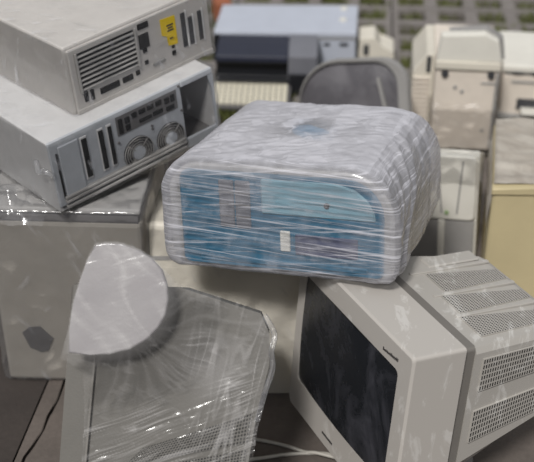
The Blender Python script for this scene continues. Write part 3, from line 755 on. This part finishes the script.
# ------------------------------------------------------------------ beige printer at the right edge, back
t = thing('flat_printer', 'low beige printer with white lid cut by the right edge, behind the yellowed monitor', 'printer', (.905, 3.16, 0), (0, 0, -8))
bm = newbm(); box(bm, -.178, .178, -.125, .15, 0, .146, .006); obj('body', bm, beige_pink, t)
bm = newbm(); box(bm, -.182, .182, -.130, .152, .152, .176, .006); lid = obj('lid', bm, white_pl, t)
bm = newbm(); box(bm, -.172, .172, -.124, .14, .144, .154); obj('lid_gap', bm, darkgrey, t)
for k in range(6):
    bm = newbm(); x = -.15+k*.055; box(bm, x, x+.03, -.134, -.128, .152, .157, .001, 1); obj('lid_catch', bm, darkgrey, lid)
bm = newbm(); box(bm, -.15, .16, -.128, -.124, .118, .126, .001, 1); obj('seam', bm, grey_pl, t)
bm = newbm(); box(bm, -.128, .15, -.1275, -.12, .03, .068, .002); obj('paper_slot', bm, darkgrey, t)
bm = newbm(); prism(bm, [(-.120, .032), (-.185, .040), (-.187, .046), (-.120, .040)], 'x', -.115, .14, .001, 1); obj('paper_tray', bm, white_pl, t)
bm = newbm(); box(bm, -.185, .185, -.14, -.11, -.0, .018, .004); obj('base_lip', bm, grey_pl, t)

# ------------------------------------------------------------------ black printer
t = thing('black_printer', 'low black printer with navy top and slate right end, behind the blue computer', 'printer', (.006, 3.330, 0), (0, 0, -3.0))
bm = newbm(); prism(bm, [(-.085, 0), (-.085, .04), (-.070, .05), (-.070, .095), (-.098, .105), (-.095, .118), (.085, .118), (.085, 0)], 'x', -.165, .066, .003); obj('body', bm, black_pl, t)
bm = newbm(); prism(bm, [(-.098, .108), (-.096, .127), (.0, .131), (.082, .128), (.085, .112)], 'x', -.164, .065, .003, 1); obj('top_cover', bm, navy, t, label='navy black top cover')
bm = newbm(); prism(bm, [(-.094, .0), (-.098, .06), (-.100, .132), (.0, .136), (.088, .131), (.088, 0)], 'x', .066, .158, .004); pe = obj('end_cover', bm, printer_side, t, label='slate grey right end')
bm = newbm(); box(bm, .068, .160, -.106, -.08, .0, .072, .003); obj('end_base', bm, black_pl, pe)
bm = newbm(); prism(bm, [(-.08, .046), (-.125, .052), (-.126, .058), (-.08, .054)], 'x', -.155, .060, .001, 1); obj('paper_tray', bm, black_pl, t)
bm = newbm(); box(bm, -.02, .055, -.092, -.08, .006, .040, .002); obj('slot_cover', bm, midgrey, t)

# ------------------------------------------------------------------ keyboard leaning on it
t = thing('keyboard', 'cream computer keyboard lying in front of the black printer', 'keyboard', (-.035, 3.10, .003), (9, 0, -3))
bm = newbm(); box(bm, -.20, .105, 0, .125, 0, .016, .004); obj('base', bm, midgrey, t)
kb = newbm(); box(kb, -.0072, .0072, -.0072, .0072, 0, .009, .0015, 1); k0 = obj('key', kb, keycap, t); first = True
for r in range(6):
    for c in range(16):
        loc = (-.180+c*.0178, .014+r*.0195, .016)
        if first: k0.location = loc; first = False
        else: share(k0, t, loc)

# ------------------------------------------------------------------ pale blue-grey case behind
t = thing('metal_chassis', 'pale blue-grey metal case behind the black printer', 'case', (.0727, 3.562, .006), (0, -1.5, -5.1))
bm = newbm(); box(bm, -.235, .235, -.125, .125, 0, .106, .004); obj('body', bm, paleblue, t)
bm = newbm(); box(bm, -.238, .238, -.128, .126, .103, .124, .004); obj('top_cover', bm, paleblue, t)
bm = newbm(); box(bm, -.236, .236, -.127, -.12, .0985, .103); obj('seam', bm, grey_pl, t)
for x, z, w_, h_ in ((.196, .080, .028, .012), (.195, .020, .026, .014), (.140, .080, .02, .01)):
    bm = newbm(); box(bm, x-w_/2, x+w_/2, -.127, -.12, z-h_/2, z+h_/2, .001, 1); obj('notch', bm, black_pl, t)
for x, y in ((.19, -.02), (.19, .085)):
    bm = newbm(); cyl(bm, (x, y, .122), 'z', .012, .008, 14); obj('cover_stud', bm, white_pl, t)
bm = newbm(); box(bm, -.242, -.215, -.132, -.118, .02, .115, .002); obj('end_latch', bm, black_pl, t)

# ------------------------------------------------------------------ smoky-screened monitor in the middle back
OW, OD, OH = .3325, .3563, .2526
t = thing('smoky_monitor', 'monitor with smoky grey screen and rounded grey frame, behind the blue computer', 'monitor', (.3256, 2.925, .005), (-13.4, -11.3, -23.5))
F = -OD/2
outer = rrect(-OW/2, OW/2, 0, OH, (.13, .080, .02, .02), 8); inner = rrect(-OW/2+.003, OW/2-.030, .02, OH-.009, (.127, .066, .02, .02), 8)
bm = newbm()
loft(bm, [[(x, F+.028, z) for x, z in outer], [(x, F+.008, z) for x, z in outer], [(x*.985, F, (z-.12)*.985+.12) for x, z in outer], [(x, F+.002, z) for x, z in inner], [(x, F+.02, z) for x, z in inner]], True, False); obj('frame', bm, grey_pl, t)
bm = newbm(); cx, cz = -.011, .128
rows = []
for k in range(8):
    s = k/7; rows.append([(cx+(x-cx)*(1-s*.98), F+.016-.030*(1-(1-s)**2), cz+(z-cz)*(1-s*.98)) for x, z in inner])
loft(bm, rows, False, True); obj('screen', bm, screen_smoke, t, smooth=True)
bm = newbm(); prism(bm, [(.112, .03), (.120, .03), (.088, .20), (.080, .20)], 'y', F-.010, F+.01); obj('frame_bar', bm, grey_pl, t)
bm = newbm(); loft(bm, [[(x*.96, F+.026, (z-.12)*.96+.12) for x, z in outer], [(x*.75-.02, F+.13, (z-.12)*.82+.12) for x, z in outer], [(x*.45-.04, F+.22, (z-.12)*.55+.125) for x, z in outer]]); obj('rear_housing', bm, darkgrey, t)

# ------------------------------------------------------------------ small cream casing and clay brick behind
t = thing('plastic_housing', 'small cream plastic casing beside the pale blue-grey case, with a dark square hole', 'casing', (.372, 3.50, 0), (0, 0, -5))
bm = newbm(); prism(bm, [(-.06, 0), (-.06, .098), (-.008, .104), (.012, .070), (.058, .058), (.062, 0)], 'y', -.05, .06, .004); obj('body', bm, cream_pl, t)
bm = newbm(); box(bm, -.044, -.026, -.053, -.045, .040, .078, .001, 1); obj('square_hole', bm, darkgrey, t)
t = thing('clay_brick', 'red-brown clay brick standing on the pavers behind the left end of the pale blue-grey case', 'brick', (-.168, 3.90, 0), (0, 0, 12))
bm = newbm(); box(bm, -.03, .03, -.05, .05, 0, .075, .004); obj('brick_body', bm, brickred, t)
bm = newbm(); box(bm, -.02, .02, -.035, .035, .0745, .0765, .001, 1); obj('brick_frog', bm, brickred, t)
